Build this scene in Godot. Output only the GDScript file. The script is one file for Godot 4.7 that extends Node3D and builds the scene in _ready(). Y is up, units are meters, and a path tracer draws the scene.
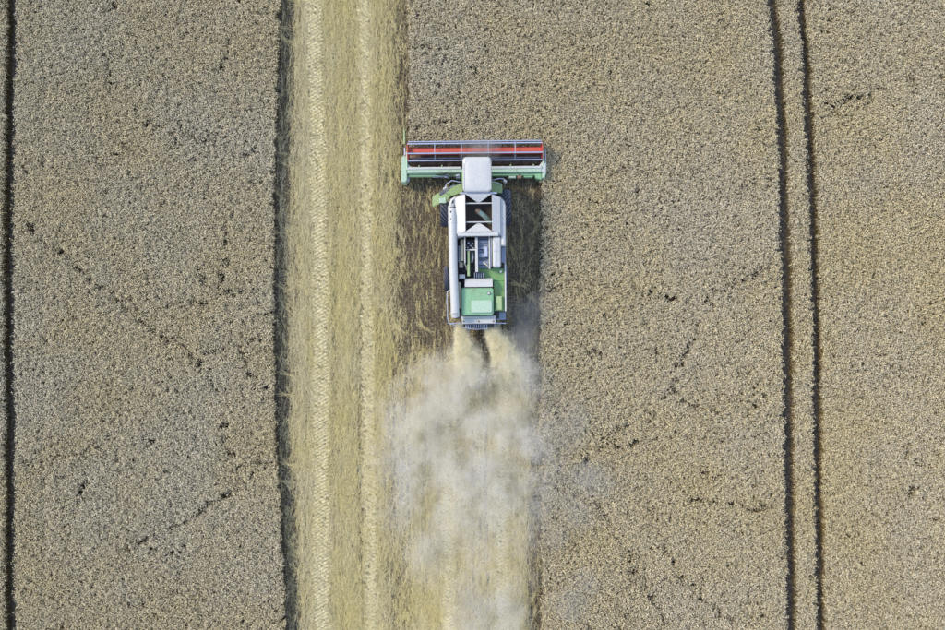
extends Node3D

# A combine harvester at work in a ripe wheat field, seen by a drone from straight above.
# x runs to the right of the picture, z down the picture, y up; metres.

const CAMERA_HEIGHT := 40.0
const HALF_X := 29.5          # how far the plants are built to either side of the camera
const HALF_Z := 20.5
const CROP_HEIGHT := 0.85

var rng = RandomNumberGenerator.new()
var noise_coarse = FastNoiseLite.new()
var noise_mid = FastNoiseLite.new()
var noise_fine = FastNoiseLite.new()
var M = {}

# ------------------------------------------------------------------ small helpers

func tri(st, a, b, c, out):
	var n: Vector3 = (c - a).cross(b - a)
	if n.length_squared() < 1e-14:
		return
	if n.dot(out) < 0.0:
		var t = b; b = c; c = t
		n = -n
	n = n.normalized()
	for p in [a, b, c]:
		st.set_normal(n)
		st.add_vertex(p)

func quad(st, a, b, c, d, out):
	tri(st, a, b, c, out)
	tri(st, a, c, d, out)

func new_st() -> SurfaceTool:
	var st = SurfaceTool.new()
	st.begin(Mesh.PRIMITIVE_TRIANGLES)
	return st

func layers(st, poly, lay):
	# an upright prism over the polygon poly (x, z); lay is a list of [inset, y] from the bottom up
	var n: int = poly.size()
	var area = 0.0
	for i in n:
		var p: Vector2 = poly[i]; var q: Vector2 = poly[(i + 1) % n]
		area += p.x * q.y - q.x * p.y
	var sgn = 1.0 if area > 0.0 else -1.0
	var outn = []
	for i in n:
		var a: Vector2 = poly[(i + n - 1) % n]; var b: Vector2 = poly[i]; var c: Vector2 = poly[(i + 1) % n]
		var e1 = (b - a).normalized(); var e2 = (c - b).normalized()
		var n1 = Vector2(e1.y, -e1.x) * sgn; var n2 = Vector2(e2.y, -e2.x) * sgn
		var m = (n1 + n2)
		m = m / maxf(0.35, 1.0 + n1.dot(n2))
		outn.append(m)
	var rings = []
	for l in lay:
		var r = []
		for i in n:
			var v: Vector2 = poly[i] - outn[i] * l[0]
			r.append(Vector3(v.x, l[1], v.y))
		rings.append(r)
	for k in rings.size() - 1:
		for i in n:
			var j = (i + 1) % n
			var o: Vector2 = outn[i] + outn[j]
			var up: float = 0.0
			var rise: float = lay[k + 1][1] - lay[k][1]
			var go: float = lay[k + 1][0] - lay[k][0]
			up = go
			quad(st, rings[k][i], rings[k][j], rings[k + 1][j], rings[k + 1][i], Vector3(o.x * rise, up + 0.0001, o.y * rise))
	for e in [[rings.size() - 1, Vector3.UP], [0, Vector3.DOWN]]:
		var flat = PackedVector2Array()
		for v in rings[e[0]]:
			flat.append(Vector2(v.x, v.z))
		var ids = Geometry2D.triangulate_polygon(flat)
		for k in range(0, ids.size(), 3):
			tri(st, rings[e[0]][ids[k]], rings[e[0]][ids[k + 1]], rings[e[0]][ids[k + 2]], e[1])

func rrect(x0, z0, x1, z1, r, n := 4) -> Array:
	var out = []
	for c in [[x1 - r, z1 - r, 0.0], [x0 + r, z1 - r, 0.5], [x0 + r, z0 + r, 1.0], [x1 - r, z0 + r, 1.5]]:
		for k in n + 1:
			var a: float = PI * (c[2] + 0.5 * k / n)
			out.append(Vector2(c[0] + r * cos(a), c[1] + r * sin(a)))
	return out

func box(st, x0, y0, z0, x1, y1, z1, bev := 0.015):
	var poly = [Vector2(x0, z0), Vector2(x1, z0), Vector2(x1, z1), Vector2(x0, z1)]
	bev = minf(bev, 0.3 * minf(absf(y1 - y0), minf(absf(x1 - x0), absf(z1 - z0))))
	layers(st, poly, [[bev, y0], [0.0, y0 + bev], [0.0, y1 - bev], [bev, y1]])

func tube(st, pts, r, sides := 8, r_end := -1.0):
	if r_end < 0.0:
		r_end = r
	var rings = []
	var n: int = pts.size()
	var last_side = Vector3.ZERO
	for i in n:
		var d: Vector3 = (pts[mini(i + 1, n - 1)] - pts[maxi(i - 1, 0)]).normalized()
		var s: Vector3 = last_side - d * last_side.dot(d) if last_side != Vector3.ZERO else d.cross(Vector3.UP if absf(d.y) < 0.9 else Vector3.RIGHT)
		s = s.normalized()
		last_side = s
		var u = d.cross(s).normalized()
		var rr = lerpf(r, r_end, float(i) / maxf(1.0, n - 1))
		var ring = []
		for k in sides:
			var a = TAU * k / sides
			ring.append([pts[i] + (s * cos(a) + u * sin(a)) * rr, s * cos(a) + u * sin(a)])
		rings.append(ring)
	for i in n - 1:
		for k in sides:
			var j = (k + 1) % sides
			var q = [rings[i][k], rings[i][j], rings[i + 1][j], rings[i + 1][k]]
			var nn: Vector3 = (q[2][0] - q[0][0]).cross(q[1][0] - q[0][0])
			var order = [0, 1, 2, 0, 2, 3] if nn.dot(q[0][1] + q[1][1]) > 0.0 else [0, 2, 1, 0, 3, 2]
			for o in order:
				st.set_normal(q[o][1])
				st.add_vertex(q[o][0])
	for e in [0, n - 1]:
		var d2: Vector3 = (pts[0] - pts[1]) if e == 0 else (pts[n - 1] - pts[n - 2])
		for k in range(1, sides - 1):
			tri(st, rings[e][0][0], rings[e][k][0], rings[e][k + 1][0], d2)

func lathe(st, c: Vector3, axis: Vector3, side: Vector3, prof, n := 28):
	# prof: list of [offset along axis, radius]
	var up = axis.cross(side).normalized()
	for i in prof.size() - 1:
		for k in n:
			var q = []
			for e in [[i, k], [i, k + 1], [i + 1, k + 1], [i + 1, k]]:
				var a: float = TAU * e[1] / n
				q.append(c + axis * prof[e[0]][0] + (side * cos(a) + up * sin(a)) * prof[e[0]][1])
			var am = TAU * (k + 0.5) / n
			var da: float = prof[i + 1][0] - prof[i][0]
			var dr: float = prof[i + 1][1] - prof[i][1]
			quad(st, q[0], q[1], q[2], q[3], (side * cos(am) + up * sin(am)) * da - axis * dr)

func add(parent, called, st, mat) -> MeshInstance3D:
	var o = MeshInstance3D.new()
	o.name = called
	o.mesh = st.commit()
	o.material_override = mat
	parent.add_child(o, true)
	return o

func part(parent, called) -> Node3D:
	var o = Node3D.new()
	o.name = called
	parent.add_child(o, true)
	return o

func box_part(parent, called, mat, x0, y0, z0, x1, y1, z1, bev := 0.015):
	var st = new_st()
	box(st, x0, y0, z0, x1, y1, z1, bev)
	return add(parent, called, st, mat)

func tube_part(parent, called, mat, pts, r, sides := 8):
	var st = new_st()
	tube(st, pts, r, sides)
	return add(parent, called, st, mat)

func layer_part(parent, called, mat, poly, lay):
	var st = new_st()
	layers(st, poly, lay)
	return add(parent, called, st, mat)

func lin(r, g, b) -> Color:
	return Color(r, g, b).linear_to_srgb()

func noise_image(size, freq, seed_at, ramp, octaves := 4) -> ImageTexture:
	# ramp: list of [value, linear colour]
	var f = FastNoiseLite.new()
	f.seed = seed_at
	f.noise_type = FastNoiseLite.TYPE_SIMPLEX_SMOOTH
	f.frequency = freq
	f.fractal_octaves = octaves
	var g = Gradient.new()
	g.offsets = PackedFloat32Array(ramp.map(func(e): return e[0]))
	g.colors = PackedColorArray(ramp.map(func(e): return e[1].linear_to_srgb()))
	var src = f.get_seamless_image(size, size)
	var img = Image.create(size, size, true, Image.FORMAT_RGB8)
	for y in size:
		for x in size:
			img.set_pixel(x, y, g.sample(src.get_pixel(x, y).r))
	img.generate_mipmaps()
	return ImageTexture.create_from_image(img)

func paint(r, g, b, rough, grime: Texture2D = null, metal := 0.0) -> StandardMaterial3D:
	var m = StandardMaterial3D.new()
	m.albedo_color = lin(r, g, b)
	m.roughness = rough
	m.metallic = metal
	if grime:
		m.albedo_texture = grime
		m.uv1_triplanar = true
		m.uv1_scale = Vector3.ONE * 0.55
	return m

func plant(rough := 0.75) -> StandardMaterial3D:
	var m = StandardMaterial3D.new()
	m.vertex_color_use_as_albedo = true
	m.roughness = rough
	m.metallic_specular = 0.35
	m.cull_mode = BaseMaterial3D.CULL_DISABLED
	return m

func scatter(parent, called, mesh: Mesh, mat, places: Array, tints: Array):
	# places: list of Transform3D
	if places.is_empty():
		return null
	var mm = MultiMesh.new()
	mm.transform_format = MultiMesh.TRANSFORM_3D
	mm.use_colors = true
	mm.mesh = mesh
	mm.instance_count = places.size()
	var buf = PackedFloat32Array()
	buf.resize(places.size() * 16)
	var at = 0
	for i in places.size():
		var t: Transform3D = places[i]
		var c: Color = tints[i]
		buf[at] = t.basis.x.x; buf[at + 1] = t.basis.y.x; buf[at + 2] = t.basis.z.x; buf[at + 3] = t.origin.x
		buf[at + 4] = t.basis.x.y; buf[at + 5] = t.basis.y.y; buf[at + 6] = t.basis.z.y; buf[at + 7] = t.origin.y
		buf[at + 8] = t.basis.x.z; buf[at + 9] = t.basis.y.z; buf[at + 10] = t.basis.z.z; buf[at + 11] = t.origin.z
		buf[at + 12] = c.r; buf[at + 13] = c.g; buf[at + 14] = c.b; buf[at + 15] = 1.0
		at += 16
	mm.buffer = buf
	var o = MultiMeshInstance3D.new()
	o.name = called
	o.multimesh = mm
	o.material_override = mat
	parent.add_child(o, true)
	return o

func along(line, z: float) -> float:
	# x of a polyline (x, z) that runs down the field, at z
	var n: int = line.size()
	if z <= line[0].y:
		return line[0].x
	for i in n - 1:
		if z <= line[i + 1].y:
			var k: float = (z - line[i].y) / (line[i + 1].y - line[i].y)
			return lerpf(line[i].x, line[i + 1].x, k)
	return line[n - 1].x

func meta(o, label, category, kind := "", group := ""):
	o.set_meta("label", label)
	if category != "":
		o.set_meta("category", category)
	if kind != "":
		o.set_meta("kind", kind)
	if group != "":
		o.set_meta("group", group)

# ------------------------------------------------------------------ the scene

func _ready():
	var cam = Camera3D.new()
	cam.name = "camera"
	cam.fov = 46.85
	cam.position = Vector3(0, CAMERA_HEIGHT, 0)
	cam.rotation_degrees = Vector3(-90, 0, 0)
	cam.near = 0.5
	cam.far = 2000.0
	add_child(cam)
	cam.current = true

	var sky_mat = ProceduralSkyMaterial.new()
	sky_mat.sky_top_color = Color(0.62, 0.71, 0.86)
	sky_mat.sky_horizon_color = Color(0.86, 0.90, 0.95)
	sky_mat.sky_curve = 0.25
	sky_mat.ground_bottom_color = Color(0.42, 0.39, 0.32)
	sky_mat.ground_horizon_color = Color(0.80, 0.84, 0.88)
	sky_mat.sun_angle_max = 12.0
	var sky = Sky.new()
	sky.sky_material = sky_mat
	var env = Environment.new()
	env.background_mode = Environment.BG_SKY
	env.sky = sky
	env.background_energy_multiplier = 0.66
	env.tonemap_mode = Environment.TONE_MAPPER_LINEAR
	env.tonemap_exposure = 2.32
	env.sdfgi_enabled = true
	env.ssao_enabled = true
	env.ssil_enabled = true
	env.volumetric_fog_enabled = true
	env.volumetric_fog_density = 0.0
	var world = WorldEnvironment.new()
	world.name = "world_environment"
	world.environment = env
	add_child(world)

	var sun = DirectionalLight3D.new()
	sun.name = "sun"
	sun.light_color = Color(1.0, 0.95, 0.86)
	sun.light_energy = 0.5
	sun.light_angular_distance = 12.0
	sun.shadow_enabled = true
	add_child(sun)
	sun.look_at_from_position(Vector3(-9.3, 8.6, -4.0), Vector3.ZERO)

	rng.seed = 20417
	noise_coarse.seed = 3; noise_coarse.frequency = 0.09; noise_coarse.fractal_octaves = 3
	noise_mid.seed = 8; noise_mid.frequency = 0.55; noise_mid.fractal_octaves = 3
	noise_fine.seed = 21; noise_fine.frequency = 2.6; noise_fine.fractal_octaves = 2

	make_materials()
	make_ground()
	make_wheat()
	make_stubble()
	make_harvester()
	make_dust()

func make_materials():
	var grime = noise_image(512, 0.02, 5, [[0.0, Color(0.86, 0.83, 0.77)], [0.34, Color(0.965, 0.955, 0.94)], [0.60, Color(1, 1, 1)], [1.0, Color(1, 1, 1)]], 6)
	var dusty = noise_image(512, 0.03, 15, [[0.0, Color(0.78, 0.74, 0.64)], [0.36, Color(0.94, 0.92, 0.88)], [0.66, Color(1, 1, 1)], [1.0, Color(1, 1, 1)]], 6)
	M.white = paint(0.53, 0.535, 0.53, 0.45, grime)
	M.green = paint(0.17, 0.36, 0.13, 0.45, dusty)
	M.mint = paint(0.42, 0.56, 0.45, 0.5, dusty)
	M.sage = paint(0.24, 0.45, 0.27, 0.5, dusty)
	M.tread = paint(0.11, 0.125, 0.18, 0.7)
	M.chaff = plant(0.9)
	M.chaff.backlight_enabled = true
	M.chaff.backlight = Color(0.8, 0.78, 0.70)
	M.red = paint(0.60, 0.10, 0.07, 0.5, dusty)
	M.steel = paint(0.50, 0.56, 0.72, 0.38, dusty, 0.3)
	M.slate = paint(0.21, 0.26, 0.36, 0.50, dusty)
	M.tine = paint(0.11, 0.14, 0.27, 0.50, dusty)
	M.step = paint(0.29, 0.41, 0.19, 0.5, dusty)
	M.dark = paint(0.035, 0.035, 0.04, 0.60)
	M.tank = paint(0.10, 0.075, 0.06, 0.70, dusty)
	M.cream = paint(0.62, 0.56, 0.42, 0.55, dusty)
	M.lime = paint(0.37, 0.48, 0.25, 0.5, dusty)
	M.rubber = paint(0.035, 0.040, 0.058, 0.6)
	M.rust = paint(0.22, 0.15, 0.11, 0.7, dusty)
	M.glass = StandardMaterial3D.new()
	M.glass.albedo_color = Color(0.10, 0.14, 0.16, 0.55)
	M.glass.transparency = BaseMaterial3D.TRANSPARENCY_ALPHA
	M.glass.roughness = 0.05
	M.plant = plant()
	M.straw = plant(0.6)

func make_ground():
	var soil = StandardMaterial3D.new()
	soil.albedo_texture = noise_image(1024, 0.02, 11, [[0.0, Color(0.06, 0.047, 0.034)], [0.45, Color(0.11, 0.087, 0.064)], [0.7, Color(0.16, 0.13, 0.095)], [1.0, Color(0.22, 0.18, 0.13)]], 6)
	soil.uv1_triplanar = true
	soil.uv1_world_triplanar = true
	soil.uv1_scale = Vector3.ONE * 0.21
	soil.roughness = 0.95
	var hm = FastNoiseLite.new()
	hm.seed = 31; hm.frequency = 0.03; hm.fractal_octaves = 5
	var img = hm.get_seamless_image(512, 512)
	img.bump_map_to_normal_map(6.0)
	img.generate_mipmaps()
	soil.normal_enabled = true
	soil.normal_texture = ImageTexture.create_from_image(img)
	var st = new_st()
	quad(st, Vector3(-900, 0, -900), Vector3(900, 0, -900), Vector3(900, 0, 900), Vector3(-900, 0, 900), Vector3.UP)
	var o = add(self, "ground", st, soil)
	meta(o, "brown field soil under the wheat and the stubble", "", "structure")

# ------------------------------------------------------------------ standing wheat

var LEFT_EDGE = [Vector2(-10.42, -21.27), Vector2(-10.47, -16.96), Vector2(-10.64, -11.58), Vector2(-10.80, -6.19), Vector2(-10.80, -0.81), Vector2(-10.74, 4.58), Vector2(-10.53, 9.96), Vector2(-10.20, 15.35), Vector2(-9.99, 21.81)]
var UNCUT_EDGE = [Vector2(-3.47, -21.27), Vector2(-3.42, -16.96), Vector2(-3.37, -9.42), Vector2(-3.37, -8.89)]
var CUT_EDGE = [Vector2(3.80, -9.42), Vector2(3.80, -3.50), Vector2(3.74, 0.81), Vector2(3.74, 5.65), Vector2(3.85, 8.89), Vector2(3.80, 13.19), Vector2(3.74, 16.96), Vector2(3.74, 21.81)]
const KNIFE_Z := -9.05
var TRAMS = [
	[[Vector2(-24.91, -21.27), Vector2(-24.91, -16.96), Vector2(-25.01, -11.58), Vector2(-25.07, -6.19), Vector2(-25.04, 4.58), Vector2(-25.01, 16.96), Vector2(-24.96, 21.81)], 0.64],
	[[Vector2(15.91, -21.27), Vector2(16.24, -16.96), Vector2(16.56, -13.19), Vector2(16.77, -9.42), Vector2(16.94, -3.50), Vector2(17.10, 4.58), Vector2(17.21, 13.19), Vector2(17.26, 21.81)], 0.65],
	[[Vector2(17.53, -21.27), Vector2(17.80, -16.96), Vector2(18.12, -12.12), Vector2(18.39, -6.73), Vector2(18.61, 0.81), Vector2(18.71, 8.35), Vector2(18.82, 15.35), Vector2(18.87, 21.81)], 0.57],
]
var TRACKS = [
	[Vector2(-24.26, -4.85), Vector2(-23.29, -4.04), Vector2(-21.41, -2.85), Vector2(-20.33, -1.62), Vector2(-18.98, -0.65), Vector2(-17.37, 0.65), Vector2(-15.75, 1.78), Vector2(-14.41, 3.07), Vector2(-13.87, 4.15)],
	[Vector2(-16.56, -0.38), Vector2(-14.67, -0.81), Vector2(-12.25, -1.29)],
	[Vector2(-14.41, 2.05), Vector2(-13.06, 1.62), Vector2(-12.36, 1.99), Vector2(-11.71, 3.50), Vector2(-10.64, 4.58)],
	[Vector2(-19.52, 13.19), Vector2(-18.44, 12.55), Vector2(-16.83, 11.74), Vector2(-14.67, 10.50), Vector2(-12.79, 9.26), Vector2(-11.55, 8.35)],
	[Vector2(-13.49, 5.92), Vector2(-13.27, 7.38), Vector2(-12.84, 7.97), Vector2(-11.98, 8.19), Vector2(-10.80, 7.81)],
	[Vector2(-24.64, 7.92), Vector2(-23.02, 7.92), Vector2(-21.68, 7.38), Vector2(-19.79, 7.16)],
	[Vector2(-21.46, 10.50), Vector2(-21.14, 9.42), Vector2(-20.92, 8.35)],
	[Vector2(-18.17, 7.92), Vector2(-17.64, 7.27), Vector2(-17.47, 6.30)],
	[Vector2(-19.79, -14.00), Vector2(-19.63, -12.92), Vector2(-19.25, -12.28)],
	[Vector2(-13.17, -14.81), Vector2(-13.33, -14.00), Vector2(-13.71, -13.09)],
	[Vector2(-15.97, -9.69), Vector2(-16.13, -8.89), Vector2(-16.40, -8.35)],
	[Vector2(-11.55, -9.26), Vector2(-12.52, -8.62), Vector2(-13.06, -8.35)],
	[Vector2(-13.06, -5.39), Vector2(-13.38, -4.04), Vector2(-13.71, -1.35)],
	[Vector2(-14.67, -2.42), Vector2(-14.35, -1.35)],
	[Vector2(9.02, -1.24), Vector2(10.37, -1.02), Vector2(11.71, -0.92)],
	[Vector2(12.57, -0.92), Vector2(13.60, -1.45), Vector2(14.67, -1.78), Vector2(15.37, -2.15), Vector2(16.29, -3.18)],
	[Vector2(12.14, 0.16), Vector2(11.82, 1.35), Vector2(11.17, 2.53), Vector2(10.74, 3.50), Vector2(10.58, 4.15), Vector2(9.99, 4.79)],
	[Vector2(10.64, 3.93), Vector2(11.28, 4.69), Vector2(12.25, 4.90), Vector2(13.54, 5.44)],
	[Vector2(3.90, 8.94), Vector2(4.98, 8.62), Vector2(5.79, 8.35), Vector2(6.44, 7.54), Vector2(7.14, 6.73), Vector2(8.21, 5.92)],
	[Vector2(6.44, 9.53), Vector2(7.08, 10.77), Vector2(7.73, 11.85), Vector2(8.59, 13.19), Vector2(9.45, 14.92), Vector2(10.53, 16.86)],
	[Vector2(6.87, 6.73), Vector2(8.05, 7.05), Vector2(9.29, 6.73)],
	[Vector2(9.56, 5.22), Vector2(9.83, 5.98)],
	[Vector2(11.44, 9.91), Vector2(12.57, 10.12), Vector2(13.87, 10.23), Vector2(16.45, 10.50)],
	[Vector2(24.91, 9.26), Vector2(23.99, 9.42), Vector2(23.29, 9.85)],
	[Vector2(13.33, 8.89), Vector2(12.25, 8.45)],
	[Vector2(10.10, 12.39), Vector2(11.71, 14.81), Vector2(14.14, 16.53)],
	[Vector2(3.90, -2.10), Vector2(4.71, -2.32), Vector2(5.04, -2.37)],
	[Vector2(5.79, 1.88), Vector2(6.87, 1.99)],
	[Vector2(19.25, -10.93), Vector2(20.33, -11.85), Vector2(21.41, -12.01)],
]
const CELL := 0.06
var gap_w = 0
var gap_h = 0
var gap = PackedFloat32Array()

func stamp(x, z, r, v):
	var c0 = int((x + HALF_X - r) / CELL); var c1 = int((x + HALF_X + r) / CELL)
	var r0 = int((z + HALF_Z - r) / CELL); var r1 = int((z + HALF_Z + r) / CELL)
	for rz in range(maxi(r0, 0), mini(r1 + 1, gap_h)):
		for cx in range(maxi(c0, 0), mini(c1 + 1, gap_w)):
			var dx: float = cx * CELL - HALF_X - x
			var dz: float = rz * CELL - HALF_Z - z
			if dx * dx + dz * dz < r * r:
				gap[rz * gap_w + cx] = maxf(gap[rz * gap_w + cx], v)

func crack(line, width, strength):
	for i in line.size() - 1:
		var a: Vector2 = line[i]; var b: Vector2 = line[i + 1]
		var steps = int(a.distance_to(b) / 0.07) + 1
		for k in steps:
			var p = a.lerp(b, float(k) / steps)
			var wob = Vector2(noise_mid.get_noise_2d(p.x * 3.0, p.y * 3.0), noise_mid.get_noise_2d(p.y * 3.0 + 40.0, p.x * 3.0)) * 0.45
			p += wob
			var g = noise_mid.get_noise_2d(p.x * 2.0 + 90.0, p.y * 2.0)
			if g > -0.42 and rng.randf() < strength:
				stamp(p.x, p.y, width * rng.randf_range(0.4, 1.1) * (1.0 + 0.7 * maxf(g, 0.0)), rng.randf_range(0.6, 1.0))

func standing(x, z) -> bool:
	if x < along(LEFT_EDGE, z):
		return true
	if z < KNIFE_Z:
		return x > along(UNCUT_EDGE, z)
	return x > along(CUT_EDGE, z)

func spindle(st, a: Vector3, d: Vector3, length, r, col: Color):
	var s = d.cross(Vector3.UP if absf(d.y) < 0.9 else Vector3.RIGHT).normalized()
	var u = d.cross(s).normalized()
	var m = a + d * length * 0.45
	var e = a + d * length
	st.set_color(col)
	for k in 4:
		var o1 = s * cos(TAU * k / 4) + u * sin(TAU * k / 4)
		var o2 = s * cos(TAU * (k + 1) / 4) + u * sin(TAU * (k + 1) / 4)
		tri(st, a, m + o1 * r, m + o2 * r, o1 + o2)
		tri(st, m + o1 * r, e, m + o2 * r, o1 + o2)

func strip(st, a: Vector3, b: Vector3, w: Vector3, col: Color):
	st.set_color(col)
	quad(st, a - w, a + w, b + w, b - w, Vector3(0.01, 1.0, 0.02))

func wheat_tuft(variant) -> Mesh:
	rng.seed = 500 + variant
	var st = new_st()
	for k in 4:
		var root = Vector3(rng.randf_range(-0.025, 0.025), 0.0, rng.randf_range(-0.025, 0.025))
		var a = rng.randf() * TAU
		var out = Vector3(cos(a), 0, sin(a))
		var top: Vector3 = root + out * rng.randf_range(0.01, 0.06) + Vector3(0, rng.randf_range(0.68, 0.83), 0)
		var side = out.cross(Vector3.UP) * 0.0035
		var t = rng.randf_range(0.75, 1.2)
		strip(st, root, top, side, Color(0.30 * t, 0.235 * t, 0.115 * t))
		strip(st, root, top, out * 0.0035, Color(0.30 * t, 0.235 * t, 0.115 * t))
		var droop = rng.randf_range(-0.75, 0.55)
		spindle(st, top, (out + Vector3(0, droop, 0)).normalized(), rng.randf_range(0.07, 0.105), rng.randf_range(0.011, 0.015), Color(0.75 * t, 0.665 * t, 0.47 * t))
	for k in 3:
		var a = rng.randf() * TAU
		var out = Vector3(cos(a), 0, sin(a))
		var y = rng.randf_range(0.40, 0.68)
		var p0 = Vector3(0, y, 0)
		var p1 = p0 + out * rng.randf_range(0.04, 0.08) + Vector3(0, 0.07, 0)
		var p2: Vector3 = p1 + out * rng.randf_range(0.05, 0.10) + Vector3(0, rng.randf_range(-0.12, 0.0), 0)
		var w = out.cross(Vector3.UP) * 0.006
		var col = Color(0.44, 0.38, 0.25) * rng.randf_range(0.75, 1.1)
		strip(st, p0, p1, w, col)
		strip(st, p1, p2, w * 0.8, col)
	return st.commit()

func make_wheat():
	gap_w = int(2.0 * HALF_X / CELL) + 1
	gap_h = int(2.0 * HALF_Z / CELL) + 1
	gap.resize(gap_w * gap_h)
	rng.seed = 77
	for t in TRACKS:
		crack(t, 0.11, 0.97)
	# short random splits where the wind has parted the crop, more of them towards the left
	for k in 190:
		var p = Vector2(rng.randf_range(-HALF_X, HALF_X), rng.randf_range(-HALF_Z, HALF_Z))
		var go = rng.randf() * TAU
		var line = [p]
		for s in rng.randi_range(3, 9):
			go += rng.randf_range(-0.7, 0.7)
			p += Vector2(cos(go), sin(go)) * rng.randf_range(0.25, 0.6)
			line.append(p)
		crack(line, rng.randf_range(0.06, 0.10), rng.randf_range(0.3, 0.7))
	for k in 900:
		stamp(rng.randf_range(-HALF_X, HALF_X), rng.randf_range(-HALF_Z, HALF_Z), rng.randf_range(0.04, 0.085), rng.randf_range(0.6, 1.0))
	var kinds = 5
	var meshes = []
	for k in kinds:
		meshes.append(wheat_tuft(k))
	var fields = [part(self, "standing_wheat"), part(self, "standing_wheat")]
	meta(fields[0], "ripe standing wheat in the field on the left of the cut strip", "wheat", "stuff")
	meta(fields[1], "ripe standing wheat ahead of the harvester and on the right of it", "wheat", "stuff")
	var places = []
	var tints = []
	for k in kinds * 2:
		places.append([])
		tints.append([])
	rng.seed = 4242
	var step = 0.071
	var z = -HALF_Z
	while z < HALF_Z:
		var edges = [along(LEFT_EDGE, z), along(UNCUT_EDGE, z) if z < KNIFE_Z else along(CUT_EDGE, z)]
		var trams = []
		for t in TRAMS:
			trams.append([along(t[0], z), t[1] * 0.5])
		var ragged = 0.06 * noise_fine.get_noise_2d(z * 0.8, 7.0)
		var x = -HALF_X
		while x < HALF_X:
			x += step
			if x > edges[0] + 0.2 and x < edges[1] - 0.2:
				x = edges[1] - 0.2
				continue
			var px = x + rng.randf_range(-0.5, 0.5) * step
			var pz = z + rng.randf_range(-0.5, 0.5) * step
			var which = 0
			if px > edges[0] + ragged * 0.7:
				if px < edges[1] + ragged * 0.7 - 0.02:
					continue
				which = 1
			var lost = false
			var lean = Vector2(noise_coarse.get_noise_2d(px * 3.0, pz * 3.0), noise_coarse.get_noise_2d(pz * 3.0 + 70.0, px * 3.0)) * 0.13
			for t in trams:
				var d: float = px - t[0]
				var w: float = t[1] + 0.025 * noise_fine.get_noise_2d(pz * 0.9, t[0] * 3.0)
				if absf(d) < w:
					lost = true
					break
			if lost:
				continue
			var ci = int((px + HALF_X) / CELL); var ri = int((pz + HALF_Z) / CELL)
			var g = 0.0
			if ci >= 0 and ri >= 0 and ci < gap_w and ri < gap_h:
				g = gap[ri * gap_w + ci]
			if g > 0.0 and rng.randf() < g * 1.05:
				continue
			var thin = noise_fine.get_noise_2d(px, pz)
			if (thin < -0.36 and rng.randf() < 0.6) or rng.randf() < 0.07:
				continue
			var k = rng.randi() % kinds
			var h = 1.0 + 0.04 * noise_mid.get_noise_2d(px, pz) + rng.randf_range(-0.20, 0.09) - 0.2 * g - 0.10 * (1.0 - smoothstep(0.05, 0.25, absf(px + 23.15)))
			var b = Basis(Vector3.UP, rng.randf() * TAU).scaled(Vector3(1.05, h, 1.05))
			b = Basis(Vector3(lean.y + rng.randf_range(-0.1, 0.1), 0, -lean.x + rng.randf_range(-0.1, 0.1)).normalized(), lean.length() + 0.07) * b
			places[which * kinds + k].append(Transform3D(b, Vector3(px, 0, pz)))
			var warm = clampf(0.5 + 0.35 * noise_mid.get_noise_2d(px * 0.5 + 31.0, pz * 0.5) + 0.7 * noise_coarse.get_noise_2d(px, pz) + rng.randf_range(-0.3, 0.3), 0.0, 1.0)
			var lum = rng.randf_range(0.72, 1.25)
			var c = Color(1.04, 1.05, 1.11).lerp(Color(1.07, 1.03, 0.89), warm) * lum
			tints[which * kinds + k].append(c)
		z += step
	for w in 2:
		for k in kinds:
			var o = scatter(fields[w], "wheat_plants", meshes[k], M.plant, places[w * kinds + k], tints[w * kinds + k])
			if o:
				o.set_meta("kind", "stuff")

# ------------------------------------------------------------------ stubble and straw

func stubble_clump(variant) -> Mesh:
	rng.seed = 900 + variant
	var st = new_st()
	for k in 9:
		var p = Vector3(rng.randfn(0.0, 0.018), 0.0, rng.randf_range(-0.08, 0.08))
		var top = p + Vector3(rng.randfn(0.0, 0.025), rng.randf_range(0.10, 0.19), rng.randfn(0.0, 0.04))
		var t = rng.randf_range(0.7, 1.15)
		var col = Color(0.58 * t, 0.48 * t, 0.26 * t)
		strip(st, p, top, Vector3(0.0045, 0, 0), col)
		strip(st, p, top, Vector3(0, 0, 0.0045), col)
		st.set_color(Color(0.68 * t, 0.57 * t, 0.34 * t))
		quad(st, top + Vector3(-0.0045, 0, -0.0045), top + Vector3(0.0045, 0, -0.0045), top + Vector3(0.0045, 0, 0.0045), top + Vector3(-0.0045, 0, 0.0045), Vector3.UP)
	return st.commit()

func straw_patch(variant, count, spread_x, spread_z, turn, turn_spread, len0, len1, height) -> Mesh:
	# loose stalks lying on the stubble; turn is the usual direction, 0 along the rows
	rng.seed = 1300 + variant
	var st = new_st()
	for k in count:
		var c = Vector3(rng.randfn(0.0, spread_x), rng.randf_range(0.01, height), rng.randfn(0.0, spread_z))
		var a: float = turn + rng.randfn(0.0, turn_spread)
		var d = Vector3(sin(a), rng.randfn(0.0, 0.12), cos(a)).normalized() * rng.randf_range(len0, len1) * 0.5
		var w = d.cross(Vector3.UP).normalized() * rng.randf_range(0.0030, 0.0055)
		var up = Vector3(0, w.length() * 1.2, 0)
		var t = rng.randf_range(0.75, 1.12)
		st.set_color(Color(0.87 * t, 0.78 * t, 0.49 * t))
		quad(st, c - d - w, c + d - w, c + d + up, c - d + up, -w + Vector3(0, 0.003, 0))
		quad(st, c - d + w, c + d + w, c + d + up, c - d + up, w + Vector3(0, 0.003, 0))
	return st.commit()

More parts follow.
